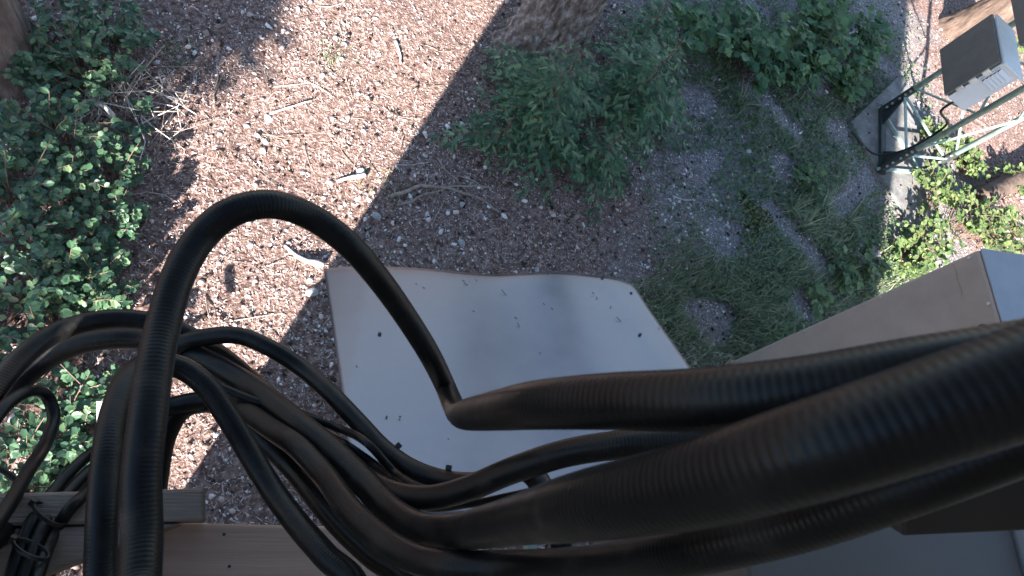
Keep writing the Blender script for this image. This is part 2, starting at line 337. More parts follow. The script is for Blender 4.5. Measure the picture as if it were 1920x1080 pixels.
# ------------------------------------------------------------------ tall tan cabinet standing at the right
tz = 2.05; foot = G(1358, 683, 0); tp = G(1836, 466, tz)
ta = G(1930, 480, tz)-tp; tb = G(1876, 602, tz)-tp
tan = empty('tan_box', foot, label='tall tan painted box with skylight-coloured top behind the thick cables', cat='box')
ta = ta/np.linalg.norm(ta)*.62; tb = tb/np.linalg.norm(tb)*.62
ft0 = foot-ta*.0
q = [foot, foot+ta, foot+ta+tb, foot+tb]; q2 = [tp, tp+ta, tp+ta+tb, tp+tb]
MB().hexa(q[::-1]+q2[::-1]).build('shell', MAT['tan'], tan, bevel=.02)
MB().hexa([a+up*.002-(ta+tb)*.0 for a in q2[::-1]]+[a+up*.008 for a in q2[::-1]]).build('lid', MAT['tantop'], tan, bevel=.003)  # top differs from the tan sides only by skylight painted into its colour
def onface(s, h, off=.004):  # point on camera-facing side: s along tb, h from foot to top
    n = np.cross(tb, tp-foot); n /= np.linalg.norm(n)
    p = foot+(tp-foot)*h+tb*s
    if np.dot(n, CAM-p) < 0: n = -n
    return p+n*off, n
for s, h, r in ((.70, .955, .030),):
    p, n = onface(s, h, 0); MB().tube([p, p+n*.012], r, 14).build('bolt_head', MAT['black'], tan, bevel=.003)
p = tp+tb*.80+ta*.20+up*.008; MB().tube([p, p+up*.018], .042, 14).build('lid_knob', MAT['black'], tan, bevel=.004)
p = tp+tb*.78+ta*.62+up*.008; MB().tube([p, p+up*.018], .042, 14).build('lid_knob', MAT['black'], tan, bevel=.004)
for s_, h_ in ((.04, .97), (.04, .70), (.04, .40), (.5, .985)):
    p, n = onface(s_, h_, 0); MB().tube([p, p+n*.005], .009, 8).build('screw', MAT['bolt'], tan)
def streak(pts, w, mat):
    v = []; f = []
    for i, (s, h) in enumerate(pts):
        for k in (-1, 1):
            v.append(onface(s+k*w[i], h, .0025)[0])
        if i: f.append((2*i-2, 2*i-1, 2*i+1, 2*i))
    m = MB(); m.add(v, f); m.build('rust_streak', mat, tan)
streak([(.03, .925), (.12, .930), (.2, .925), (.30, .93), (.36, .925)], [.004, .012, .006, .010, .002], MAT['rust'])
streak([(.28, .885), (.40, .89), (.5, .895)], [.002, .006, .001], MAT['rust'])
p = foot; MB().hexa([*(a-up*0 for a in [foot-ta*.02-tb*.02-(tp-foot)*0, foot+ta*.3-tb*.02, foot+ta*.3+tb*.9, foot-ta*.02+tb*.9]), *(a+up*.10 for a in [foot-ta*.02-tb*.02, foot+ta*.3-tb*.02, foot+ta*.3+tb*.9, foot-ta*.02+tb*.9])]).build('skid', MAT['board'], tan)

# ------------------------------------------------------------------ sheet metal ice shield
TL = G(607, 496, 1.20); TR = G(1182, 519, 1.42); BL = G(672, 968, 2.02); BR0 = G(1302, 692, 1.75)
ed = (BR0-TR); 
k = (BL[1]-TR[1])/(BR0[1]-TR[1]); BR = TR+ed*k
shield = empty('ice_shield', (TL+TR)/2*np.array([1, 1, 0]), label='bent bare aluminium ice shield sheet below the cables', cat='metal sheet')
nu, nv = 96, 48; Vv = []
nrm = np.cross(TR-TL, BL-TL); nrm /= np.linalg.norm(nrm); nrm *= np.sign(nrm[2])
for j in range(nv+1):
    for i in range(nu+1):
        a, b = i/nu, j/nv
        p = TL*(1-a)*(1-b)+TR*a*(1-b)+BL*(1-a)*b+BR*a*b
        w = .009*math.sin(a*9.5+.5+.5*b)*(1-.4*b)+.0045*math.sin(a*17+2+b*1.5)+.004*math.sin(b*6+a*3)
        w -= .03*max(0, 1-a/.13-b/.75)          # bent down corner at the left
        w -= .016*max(0, (a-.90)/.10)**1.6*(1-.5*b)       # right edge rolled down
        w -= .006*max(0, .04-b)/.04                      # front lip
        e = (TL-BL)/np.linalg.norm(TL-BL)
        lip = (.006*math.sin(a*8+.6))*max(0, 1-b*4)
        if a > .92: lip -= .035*((a-.92)/.08)**2*max(0, 1-b*6)
        Vv.append(p+nrm*w+e*lip)
Vv = np.array(Vv); gi = np.arange((nu+1)*(nv+1)).reshape(nv+1, nu+1)
sf = np.stack([gi[:-1, :-1], gi[:-1, 1:], gi[1:, 1:], gi[1:, :-1]], -1).reshape(-1, 4)
so_ = obj('sheet', Vv, sf, MAT['metal'], shield, True)
md = so_.modifiers.new('thick', 'SOLIDIFY'); md.thickness = .003; md.offset = 0
def onsheet(px, py):
    v = R@np.array([px-960., -(py-540.), -F]); v /= np.linalg.norm(v); d = (Vv-CAM); dn = d/np.linalg.norm(d, axis=1)[:, None]
    i = int(np.argmax(dn@v)); return CAM+v*np.linalg.norm(d[i])+nrm*.002
for px, py in ((712, 627), (1200, 628), (1130, 521), (684, 508), (1183, 551)):
    p = onsheet(px, py); MB().tube([p, p+nrm*.006], .0075, 8).build('screw', MAT['steeldark'], so_, bevel=.001)
for px, py in ((725, 782), (750, 782), (694, 628)):
    p = onsheet(px, py); MB().tube([p-nrm*.001, p+nrm*.001], .004, 8).build('rivet_hole', MAT['black'], so_)
mid = (BL+BR)/2
for a in (.06, .36, .66, .94):
    q = BL+(BR-BL)*a-nrm*.03; MB().bar(q+np.array([0, .10, -.06]), np.array([q[0], -.45, q[2]-.10]), .035, .035).build('bracket', MAT['steelgreen'], shield)
MB().bar(BL-nrm*.035+np.array([0, .03, 0]), BR-nrm*.035+np.array([0, .03, 0]), .05, .03).build('rear_rail', MAT['steeldark'], shield)
# fallen needles lying on it
mb = MB()
for px, py, l in [(875,535,14),(870,528,9),(882,531,8),(945,550,18),(782,535,9),(795,541,6),(1027,517,10),(1112,551,7),(1119,560,6),(1160,600,13),(1145,577,6),(1183,551,8),(967,597,6),(972,610,9),(1020,572,6),(1035,580,5),(888,585,5),(1098,682,9),(842,826,6),(670,690,8),(715,545,6),(1012,663,4),(1235,617,5),(1060,553,5),(893,527,5),(1195,580,5)]:
    p = onsheet(px, py); an = random.uniform(.3, 1.3) if random.random() < .75 else random.uniform(1.6, 3)
    d = np.array([math.cos(an), -math.sin(an), 0])*l*.0011; mb.bar(p-d+nrm*.002, p+d+nrm*.002, .0022, .0018)
mb.build('fallen_needles', MAT['cone'], kind='stuff', label='dark needle scraps strewn on the aluminium ice shield', cat='needles')

# ------------------------------------------------------------------ timbers and boxes directly below the lens
bz = 3.0
q = [G(240, 978, bz), G(760, 990, bz), G(760, 1300, bz), G(240, 1300, bz)]
MB().hexa([a-up*.038 for a in q[::-1]]+q[::-1]).build('ledge_board', MAT['board'], bevel=.004, label='tan planed board ledge at the bottom under the cables', cat='board')
def plank(name, pix, z, th, mat, **k):
    q = [G(a, b, z) for a, b in pix][::-1]
    return MB().hexa([a-up*th for a in q]+q).build(name, mat, bevel=.004, **k)
plank('timber', [(-120, 928), (383, 915), (383, 977), (-120, 991)], bz+.085, .08, MAT['greytimber'], label='weathered grey timber with square end, upper of two at lower left', cat='timber')
plank('timber', [(-120, 994), (338, 981), (70, 1083), (-120, 1150)], bz+.083, .08, MAT['greytimber'], label='weathered grey timber cut on a slant, lower of two at lower left', cat='timber')
MB().box((.70, -.45, 2.75), (1.325, .09, 3.2)).build('wall_box', MAT['greybox'], bevel=.01, label='grey box on the hut wall at lower right under the cables', cat='box')
MB().box((1.335, -.45, 2.75), (2.0, .09, 3.22)).build('wall_box', MAT['tantop'], bevel=.01, label='pale bluish box at the lower right corner beside the grey box', cat='box')
kb = [P(1694, 1006, .5), P(2150, 985, .5), P(2150, 780, .5), P(1694, 840, .5)]
vw = R@np.array([0, 0, -1.]); 
MB().hexa([a+vw*.03 for a in kb]+kb).build('cable_bracket', MAT['black'], bevel=.002, label='black block with rounded corner clamped below the cables at right', cat='bracket')
sq = [G(181, 815, .47), G(200, 815, .47), G(200, 752, .47), G(181, 752, .47)]; mb = MB(); mb.hexa([a-up*.02 for a in sq]+sq); mb.build('pale_board', MAT['white'], bevel=.002, label='short pale board lying on the leaves left of the cables', cat='board')

for px, py in ((420, 1002), (560, 1003), (430, 1062)):
    p = G(px, py, bz); MB().tube([p-up*.002, p+up*.0006], .0022, 8).build('nail', MAT['steeldark'], bpy.data.objects['ledge_board'])
# ------------------------------------------------------------------ black coaxial cables
def cable(name, label, path, D, pre=(), post=(), pitch=.0036, ridges=True, mat='cable', cat='cable', group='black cables in front of the lens'):
    pts = [np.array(p, float) for p in pre]+[P(a, b, D*F/w) for a, b, w in path]+[np.array(p, float) for p in post]
    if ridges:
        q, s = spline(pts, step=pitch/5); r = D/2*(1-.012*(.5+.5*np.cos(2*np.pi*s/pitch))**2); n = 22
    else:
        q, s = spline(pts, step=.006); r = np.full(len(q), D/2); n = 12
    v, f = tube_arrays(q, r, n)
    o = link(name, mesh(name, v-q[0], f, MAT[mat], True), label=label, cat=cat, group=group); o.location = q[0].tolist(); return o
D = .028
cable('coaxial_cable', 'thick black cable in the tallest arch, bending sharply right over the metal sheet', [(255,1180,80),(262,1080,76),(266,1000,73),(265,900,71),(275,800,69),(288,700,66),(304,620,63),(333,520,60),(376,446,58),(432,399,57),(505,383,55),(580,405,52),(650,455,50),(708,520,47),(760,592,44),(803,660,42),(834,722,39),(850,760,41),(862,776,48),(884,776,62),(940,768,78),(1010,759,93),(1150,752,108),(1300,750,120),(1500,733,130),(1700,702,136),(1960,662,142),(2250,610,150)], D, [(-.06,-.45,3.25),(-.06,-.25,3.3)], [(.48,-.1,4.0),(.52,-.45,4.05)])
cable('coaxial_cable', 'black cable in the outermost left arch, running behind the tallest arch', [(-70,830,42),(-20,745,41),(50,662,39),(120,617,37),(205,598,36),(290,604,35),(355,628,34),(420,670,35),(480,722,36),(545,780,38),(610,835,40),(680,893,42),(740,925,44),(807,933,46),(880,915,48),(960,882,50),(1060,850,52),(1160,834,54),(1300,824,56),(1500,800,60),(1750,760,70),(1960,720,80)], D, [(-.42,-.45,3.2),(-.36,-.15,3.25)], [(.7,-.1,3.8),(.8,-.45,3.85)])
cable('coaxial_cable', 'fattest black cable, sweeping from the left arches up to the right edge', [(-40,800,42),(20,732,42),(80,678,41),(150,645,41),(220,634,41),(280,637,41),(335,654,42),(395,680,43),(455,715,44),(510,755,46),(562,797,48),(624,848,50),(690,912,53),(735,960,56),(785,990,60),(850,996,66),(920,985,80),(1000,968,100),(1100,947,130),(1300,908,160),(1500,850,184),(1700,787,196),(1960,700,206),(2250,600,215)], .034, [(-.36,-.45,3.3),(-.30,-.15,3.35)], [(.38,-.1,4.02),(.42,-.45,4.1)])
cable('coaxial_cable', 'black cable along the lower edge of the bundle at right', [(215,860,34),(262,800,35),(325,762,36),(400,750,36),(455,768,38),(510,805,40),(560,840,42),(607,890,44),(654,954,48),(705,1003,51),(765,1042,54),(830,1060,57),(960,1062,60),(1100,1060,70),(1300,1030,92),(1500,980,104),(1700,908,116),(1960,808,126),(2250,700,135)], D, [(-.28,-.45,3.2),(-.26,-.1,3.25)], [(.56,-.1,3.93),(.6,-.45,3.95)])
cable('coaxial_cable', 'slimmer black cable arching over the shadow edge onto the metal sheet', [(250,760,33),(290,690,33),(340,645,33),(400,630,33),(450,630,33),(505,652,33),(565,690,33),(620,738,34),(670,790,35),(717,840,36),(768,877,37),(830,900,38),(900,905,40),(1000,890,44)], D*.93, [(-.22,-.45,2.9),(-.21,-.12,3.0)], [(.35,-.2,3.4),(.4,-.45,3.4)])
cable('coaxial_cable', 'black cable in the inner arch, falling to the bottom left of the tan board', [(180,1160,58),(188,1060,56),(192,960,55),(200,860,53),(216,770,50),(245,705,47),(290,682,44),(340,690,43),(385,722,43),(425,778,43),(465,845,43),(510,918,44),(560,985,46),(610,1042,48),(670,1110,50)], D, [(-.22,-.45,3.2),(-.2,-.2,3.3)], [(.08,-.2,3.3),(.08,-.45,3.25)])
cable('coaxial_cable', 'black cable with blue sheen between the two falling cables below centre', [(312,1160,34),(298,1060,34),(293,960,34),(300,880,34),(316,810,34),(345,768,34),(390,757,34),(440,780,35),(490,822,36),(540,872,37),(590,932,39),(640,990,41),(700,1045,43),(780,1110,46)], D*.95, [(-.02,-.45,3.0),(-.02,-.2,3.05)], [(.2,-.2,3.3),(.22,-.45,3.3)])
cable('coaxial_cable', 'black cable hanging straight down, tucked left behind the tallest arch', [(225,1160,44),(226,1060,43),(226,960,42),(230,860,40),(240,770,38),(262,700,36),(300,670,35),(350,672,34),(400,700,34),(440,740,34),(475,790,35),(520,835,36),(575,880,38)], D, [(-.12,-.45,3.1),(-.1,-.2,3.15)], [(.3,-.2,3.35),(.32,-.45,3.4)])
# small left loop and tied bundle of thin cables
cable('thin_cable', 'thin black cable looped beside the leaves at the left edge', [(-20,800,25),(15,757,24),(55,733,23),(88,742,22),(101,778,22),(86,830,23),(55,880,25),(20,942,27),(-25,1010,29)], .016, ridges=False)
cable('thin_cable', 'outer black cable of the tied bundle at lower left', [(300,770,20),(240,800,20),(190,835,20),(148,868,21),(105,915,22),(70,960,23),(40,1020,24),(15,1100,25)], .014, ridges=False)
cable('thin_cable', 'middle black cable of the tied bundle at lower left', [(310,800,20),(250,825,20),(205,853,20),(165,885,21),(124,928,22),(90,972,23),(62,1030,24),(40,1100,25)], .014, ridges=False)
cable('thin_cable', 'inner black cable of the tied bundle at lower left', [(300,840,21),(255,860,21),(212,885,21),(170,918,22),(132,953,23),(104,995,23),(82,1045,24),(66,1100,25)], .014, ridges=False)
cable('thin_cable', 'very thin black cable at the left edge crossing the loop', [(-30,868,11),(5,882,11),(35,905,11),(58,935,11),(80,975,11)], .008, ridges=False)
cable('thin_cable', 'upper thin black cable sagging across the metal sheet edge', [(400,720,15),(480,752,15),(570,780,15),(635,803,15),(690,832,16),(738,884,16),(785,914,17),(850,928,17)], .011, ridges=False)
cable('thin_cable', 'lower thin black cable sagging across the metal sheet edge', [(430,740,17),(520,770,17),(601,806,17),(650,836,18),(702,872,18),(750,908,19),(810,930,19)], .013, ridges=False)
cable('thin_cable', 'thin black cable dipping lowest behind the thick ones under the sheet', [(520,760,13),(600,790,13),(660,850,13),(720,915,14),(790,950,14),(880,945,15),(960,930,16),(1050,910,17)], .010, ridges=False)
cable('thin_cable', 'thin blue cable curling up at the bottom left corner', [(-5,1090,9),(8,1066,9),(28,1058,9),(50,1066,9),(66,1092,9)], .006, ridges=False, mat='blue')
def tie(label, px, py, w, Dc, ang, k2=1.):
    c = P(px, py, Dc*F/w); t = R@np.array([math.cos(ang), math.sin(ang), 0]); a = np.linspace(0, 2*np.pi, 17)
    n1 = R@np.array([-math.sin(ang), math.cos(ang), 0]); n2 = R@np.array([0, 0, k2])
    rr = Dc/2+.0012; ring = [c+(n1*math.cos(x)+n2*math.sin(x))*rr for x in a]
    root = empty('cable_tie', c, label=label, cat='cable tie')
    m = MB()
    for i in range(16): m.bar(ring[i], ring[i+1], .0045, .0016, up=np.cross(t, ring[i+1]-ring[i]))
    m.build('strap', MAT['tie'], root)
    h = c+n1*(rr+.002); m = MB(); m.bar(h-t*.004, h+t*.004, .007, .007); m.build('head', MAT['tie'], root, bevel=.001)
tie('black cable tie on the slimmer cable above the metal sheet', 731, 852, 36, D*.93, math.radians(-45))
tie('black cable tie where the slimmer cable slips behind the thick one', 838, 901, 38, D*.93, math.radians(-8))
tie('black cable tie round the bundle at lower left, upper one', 92, 964, 63, .038, math.radians(52), .5)
tie('black cable tie round the bundle at lower left, lower one', 58, 1030, 66, .038, math.radians(60), .5)

# ------------------------------------------------------------------ loose material on the ground
def region(n):
    x = RNG.uniform(-3.2, 10.5, n*3); y = RNG.uniform(-.6, 9, n*3); d = np.hypot(x, y)
    keep = RNG.random(n*3) < np.clip(3.2/np.maximum(d, 1.2), 0, 1)**1.3
    return x[keep][:n], y[keep][:n]
def pn(x, y, s, o=0):  # cheap smooth noise 0..1
    return .5+.25*np.sin(s*x+1.3*np.sin(s*.7*y+o)+o)+.25*np.sin(s*1.3*y+1.7*np.sin(s*.6*x+2*o)+1+o)
def in_pad(x, y):
    a = (x-pc[0][0]); b = (y-pc[0][1]); l1 = np.linalg.norm(e1); l2 = np.linalg.norm(e2)
    M = np.linalg.inv(np.array([[e1[0], e2[0]], [e1[1], e2[1]]])); s = M[0, 0]*a+M[0, 1]*b; t = M[1, 0]*a+M[1, 1]*b
    return (s > 0) & (s < 1) & (t > 0) & (t < 1)
def gz(x, y): return np.where(in_pad(x, y), .055, hg(x, y))
# needle litter
x, y = region(190000); keep = RNG.random(len(x)) < np.where(x > 3.6, .35, 1)*np.clip(.35+1.1*pn(x, y, 3.1, 2.2), 0, 1)*np.where(in_pad(x, y), .06, 1); x, y = x[keep], y[keep]
n = len(x); L_ = RNG.uniform(.006, .030, n)*np.where(RNG.random(n) < .08, 2, 1); wd = RNG.uniform(.0008, .0023, n); an = RNG.uniform(0, 2*np.pi, n); tl = RNG.normal(0, .22, n)
dx = np.stack([np.cos(an)*np.cos(tl), np.sin(an)*np.cos(tl), np.sin(tl)], 1)*L_[:, None]/2; sx = np.stack([-np.sin(an), np.cos(an), RNG.normal(0, .5, n)], 1)*wd[:, None]
c = np.stack([x, y, gz(x, y)+.003+np.abs(dx[:, 2])+RNG.uniform(0, .006, n)], 1)
V = np.stack([c-dx-sx*.4, c-dx+sx*.4, c+sx, c+dx+sx*.3, c+dx-sx*.3, c-sx], 1).reshape(-1, 3); b_ = np.arange(n)[:, None]*6
FQ = np.concatenate([b_+np.array([0, 1, 2, 5]), b_+np.array([5, 2, 3, 4])])
obj('needle_litter', V, FQ, MAT['litter'], kind='stuff', label='brown needle litter covering the forest floor', cat='litter')
# pebbles
phi = (1+5**.5)/2
ico = np.array([(-1,phi,0),(1,phi,0),(-1,-phi,0),(1,-phi,0),(0,-1,phi),(0,1,phi),(0,-1,-phi),(0,1,-phi),(phi,0,-1),(phi,0,1),(-phi,0,-1),(-phi,0,1)]); ico /= np.linalg.norm(ico[0])
icf = np.array([(0,11,5),(0,5,1),(0,1,7),(0,7,10),(0,10,11),(1,5,9),(5,11,4),(11,10,2),(10,7,6),(7,1,8),(3,9,4),(3,4,2),(3,2,6),(3,6,8),(3,8,9),(4,9,5),(2,4,11),(6,2,10),(8,6,7),(9,8,1)])
def rocks(x, y, r, sink=.3, zf=None):
    n = len(x); v = ico[None]*(1+RNG.uniform(-.28, .28, (n, 12, 1)))
    v = v*np.stack([r*RNG.uniform(.8, 1.5, n), r*RNG.uniform(.65, 1., n), r*RNG.uniform(.45, .8, n)], 1)[:, None]
    a = RNG.uniform(0, 6.28, n); ca, sa = np.cos(a)[:, None], np.sin(a)[:, None]
    vx = v[..., 0]*ca-v[..., 1]*sa; vy = v[..., 0]*sa+v[..., 1]*ca
    z = (gz(x, y) if zf is None else zf)+r*sink
    V = np.stack([vx+x[:, None], vy+y[:, None], v[..., 2]+z[:, None]], -1).reshape(-1, 3)
    return V, (np.arange(n)[:, None, None]*12+icf[None]).reshape(-1, 3)
x, y = region(60000)
gr = (((x-4.1)/1.3)**2+((y-3.2)/1.5)**2 < 1.1) | (pn(x, y, 2.3, 1.) > .72) | ((np.abs(x*.917-y*.4+.15+.3*np.sin(3*y)) < .45) & (y < 3))
keep = RNG.random(len(x)) < np.where(gr, np.where(x > 2.5, .9, .40), .07)*np.where(in_pad(x, y), .15, 1); x, y = x[keep], y[keep]
r = np.clip(RNG.lognormal(math.log(.0056), .55, len(x)), .003, .022); V, Ft = rocks(x, y, r)
obj('pebbles', V, Ft, MAT['pebble'], kind='stuff', label='scattered pale pebbles and gravel on the forest floor', cat='pebbles')
# crumbly clods and chips of bark that make the litter rough
x, y = region(34000); keep = RNG.random(len(x)) < np.where(in_pad(x, y), .05, 1); x, y = x[keep], y[keep]
r = np.clip(RNG.lognormal(math.log(.0050), .5, len(x)), .003, .026); V, Ft = rocks(x, y, r, .25)
obj('litter_clods', V, Ft, MAT['litter'], kind='stuff', label='crumbly clods and bark chips in the needle litter', cat='litter')
x, y = region(800); V, Ft = rocks(x, y, RNG.uniform(.010, .026, len(x)), .35)
obj('bark_flakes', V, Ft, MAT['litter'], kind='stuff', label='larger bark flakes lying about on the litter', cat='bark')
# dark cone scraps and holes of bark
x, y = region(5200); keep = RNG.random(len(x)) < np.where(in_pad(x, y), .1, 1); x, y = x[keep], y[keep]; V, Ft = rocks(x, y, RNG.uniform(.005, .017, len(x)), .5)
obj('cone_scraps', V, Ft, MAT['cone'], kind='stuff', label='dark cone scraps and bark crumbs on the ground', cat='cones')
# twigs
def twig_mesh(n, lo, hi, rlo, rhi, xy, zoff=0.004, curve=.25, lift=.12):
    mb = MB(); x, y = xy
    for i in range(n):
        l = random.uniform(lo, hi); a = random.uniform(0, 6.28); cz = float(gz(np.array(x[i]), np.array(y[i])))+zoff; bend = random.gauss(0, curve); tilt = random.gauss(0, lift)
        pts = []; px_, py_ = x[i], y[i]
        for k_ in range(4):
            pts.append((px_, py_, cz+abs(tilt)*l*k_/3)); px_ += math.cos(a)*l/3; py_ += math.sin(a)*l/3; a += bend
        r = random.uniform(rlo, rhi); mb.tube(pts, [r, r*.9, r*.75, r*.4], 5)
    return mb
twig_mesh(1300, .05, .30, .0012, .0038, region(1300)).build('fallen_twigs', MAT['twig'], kind='stuff', label='fine fallen twigs strewn over the forest floor', cat='twigs')
# single sticks
def stick(label, pix, r0, r1, mat='stick', lift=0., name='stick'):
    pts = [GG(a, b)+up*(r0*.8+lift*(i/(len(pix)-1))) for i, (a, b) in enumerate(pix)]
    q, s = spline(pts, n=18); q = q+np.stack([.006*np.sin(s*31+len(label)), .006*np.cos(s*27), 0*s], 1)
    rr = np.linspace(r0, r1, 18)*(1+.12*np.sin(s*60)); mb = MB(); mb.tube(q, rr, 8); mb.build(name, MAT[mat], None, True, label=label, cat='stick')
stick('short brown stick in shade lying aslant right of the shadow edge', [(817,300),(838,322),(858,342)], .009, .005)
stick('thin straight pale twig crossing the shadow edge', [(742,313),(770,309),(797,308)], .004, .003, 'palestick')
stick('pale short stick on shaded gravel right of the sapling', [(1262,369),(1283,373),(1306,377)], .008, .005, 'palestick')
stick('straight dark stick on sunlit litter right of the brush pile', [(338,188),(356,160),(374,130)], .007, .004)
stick('long thin upright dark stick on sunlit litter near the top', [(399,192),(406,150),(409,95)], .006, .003)
stick('bent thin grey twig curving over sunlit litter', [(512,163),(556,158),(590,160),(618,178)], .004, .002, 'palestick', .01)
stick('forked bleached branch on sunlit litter', [(505,211),(545,201),(585,192)], .008, .005, 'palestick', .02)
stick('curved pale stick with black shadow near the top centre', [(742,82),(748,105),(752,124)], .012, .008, 'palestick', .01)
stick('bleached wood shard pointing at the metal sheet corner', [(534,462),(568,488),(606,502)], .008, .022, 'palestick', .03)
stick('pale chunk of wood at the shadow edge above the arch', [(630,341),(655,334),(682,332)], .010, .018, 'palestick', .02)
stick('thin white twig at the edge of the leaves by the cable', [(262,494),(275,493),(288,495)], .004, .003, 'palestick')
stick('dark root arching through the shade below the sapling', [(730,372),(790,352),(850,358),(905,378),(935,402)], .014, .008)
stick('second mossy root running beside the dark root in shade', [(745,388),(800,366),(860,350),(925,355)], .010, .008)
stick('pale bent stick among the top right leaves', [(1578,68),(1595,64),(1613,66)], .010, .008, 'palestick', .05)
stick('thick bare branch in the brush pile at left', [(162,172),(190,210),(221,246)], .012, .016, 'palestick', .18)
for i in range(26):
    pass
bp_c = GG(245, 195)
br = empty('brush_pile', bp_c, label='tangled pile of bare grey twigs beside the left shrubs', cat='brush pile')
for i in range(70):
    a = random.uniform(0, 6.28); l = random.uniform(.12, .5); o_ = np.array([random.gauss(0, .16), random.gauss(0, .14), random.uniform(.01, .12)])
    d = np.array([math.cos(a), math.sin(a), random.gauss(0, .22)])*l/2; mdp = bp_c+o_; w_ = np.array([random.gauss(0, .03), random.gauss(0, .03), .02])
    lo_ = lambda p: np.array([p[0], p[1], max(p[2], float(hg(p[0], p[1]))+.004)])
    r = random.uniform(.002, .005); MB().tube([lo_(mdp-d), lo_(mdp+w_), lo_(mdp+d)], [r, r*.8, r*.4], 5).build('twig', MAT['palestick'] if i % 2 else MAT['stick'], br)
# single stones
def stone(label, px, py, r, mat='stone', flat=.6):
    p = GG(px, py); n_ = 1
    import bmesh
    bm = bmesh.new(); bmesh.ops.create_icosphere(bm, subdivisions=2, radius=.72)
    rr = random.Random(px*7+py)
    ph = [rr.uniform(0, 6) for _ in range(6)]
    for v in bm.verts:
        c = v.co; k = 1+.13*math.sin(3*c.x+ph[0])*math.sin(2.6*c.y+ph[1])+.10*math.sin(4*c.z+ph[2]+2*c.x)+.22*round(1.6*math.sin(2.2*c.x+ph[3]))*.5*math.sin(2*c.y+ph[4])+rr.uniform(-.09, .09)
        v.co = Vector((c.x*k*r*1.25, c.y*k*r*.9, c.z*k*r*flat))
    me = bpy.data.meshes.new('stone'); bm.to_mesh(me); bm.free(); me.materials.append(MAT[mat])
    o = link('stone', me, label=label, cat='stone', group='stones on the ground'); o.location = (p[0], p[1], p[2]+r*flat*.4); o.rotation_euler.z = rr.uniform(0, 3)
stone('white stone on the shaded gravel, brightest of the right half', 1403, 284, .045, 'palestone')
stone('round grey stone at the shadow edge inside the arch, by the sheet', 586, 549, .045)
stone('oval grey stone in shade just right of the arch', 706, 406, .040)
stone('angular grey stone in shade above the left half of the sheet', 864, 457, .035)
stone('square pale stone on sunlit litter left of the forked branch', 504, 219, .038, 'palestone', .4)
stone('pale stone touching the shadow edge above the arch', 676, 323, .040, 'palestone')
stone('grey stone beside the mossy root in shade', 866, 384, .030)
stone('two-toned white stone in shade left of the sapling', 862, 238, .030, 'palestone')
stone('pale stone on sunlit litter left of the dark stick', 364, 98, .025, 'palestone')
stone('pale stone on sunlit litter below the square stone', 497, 262, .028, 'palestone')
stone('small grey stone in shade nearest above the sheet edge', 1007, 505, .026)
stone('pale stone on sunlit ground inside the tall arch', 470, 460, .024, 'palestone')
# moss clumps
def moss(label, px, py, r):
    p = GG(px, py); nn_ = 700; a = RNG.uniform(0, 6.28, nn_); d = np.sqrt(RNG.random(nn_))*r*(1+.35*np.sin(3*a+px)); x = p[0]+np.cos(a)*d; y = p[1]+np.sin(a)*d*1.25
    zz = hg(x, y)+.02*(1-(d/r/1.4)**2); V, Ft = rocks(x, y, RNG.uniform(.005, .013, nn_), .1, zz)
    obj('moss_patch', V, Ft, MAT['moss'], label=label, cat='moss')
moss('yellow green moss patch on shaded gravel', 1415, 408, .17)

# ------------------------------------------------------------------ plants
def basis(d, nrm_):
    d = d/np.linalg.norm(d, axis=1)[:, None]; s = np.cross(d, nrm_); s /= np.linalg.norm(s, axis=1)[:, None]+1e-9; u_ = np.cross(s, d); return d, s, u_
OV = dict(v=np.array([(0,0,0),(.30,.30,.05),(.68,.34,.045),(1,0,-.05),(.68,-.34,.045),(.30,-.30,.05),(.32,0,-.02),(.70,0,-.025)]), f=[(0,6,1),(1,6,7,2),(2,7,3),(0,5,6),(5,4,7,6),(4,3,7)])
_pa = [(-.02,0),(-.10,.24),(.10,.46),(.20,.34),(.42,.62),(.58,.30),(.72,.34),(1.05,0)]
PAL = dict(v=np.array([(0.25,0,-.03)]+[(a,b,.04*abs(b)) for a,b in _pa]+[(a,-b,.04*abs(b)) for a,b in _pa[-2:0:-1]]), f=[(0,i,i % 14+1) for i in range(1,15)])
def leaf_mesh(shape, pos, d, nn_, size):
    d, s, u_ = basis(d, nn_); v = shape['v']; n = len(pos)
    V = pos[:, None]+size[:, None, None]*(v[None, :, 0:1]*d[:, None]+v[None, :, 1:2]*s[:, None]+v[None, :, 2:3]*u_[:, None])
    m = len(v); tris = []
    for f in shape['f']: tris += [(f[0], f[i], f[i+1]) for i in range(1, len(f)-1)]
    tris = np.array(tris); return V.reshape(-1, 3), (np.arange(n)[:, None, None]*m+tris[None]).reshape(-1, 3)
LEAFME = {}
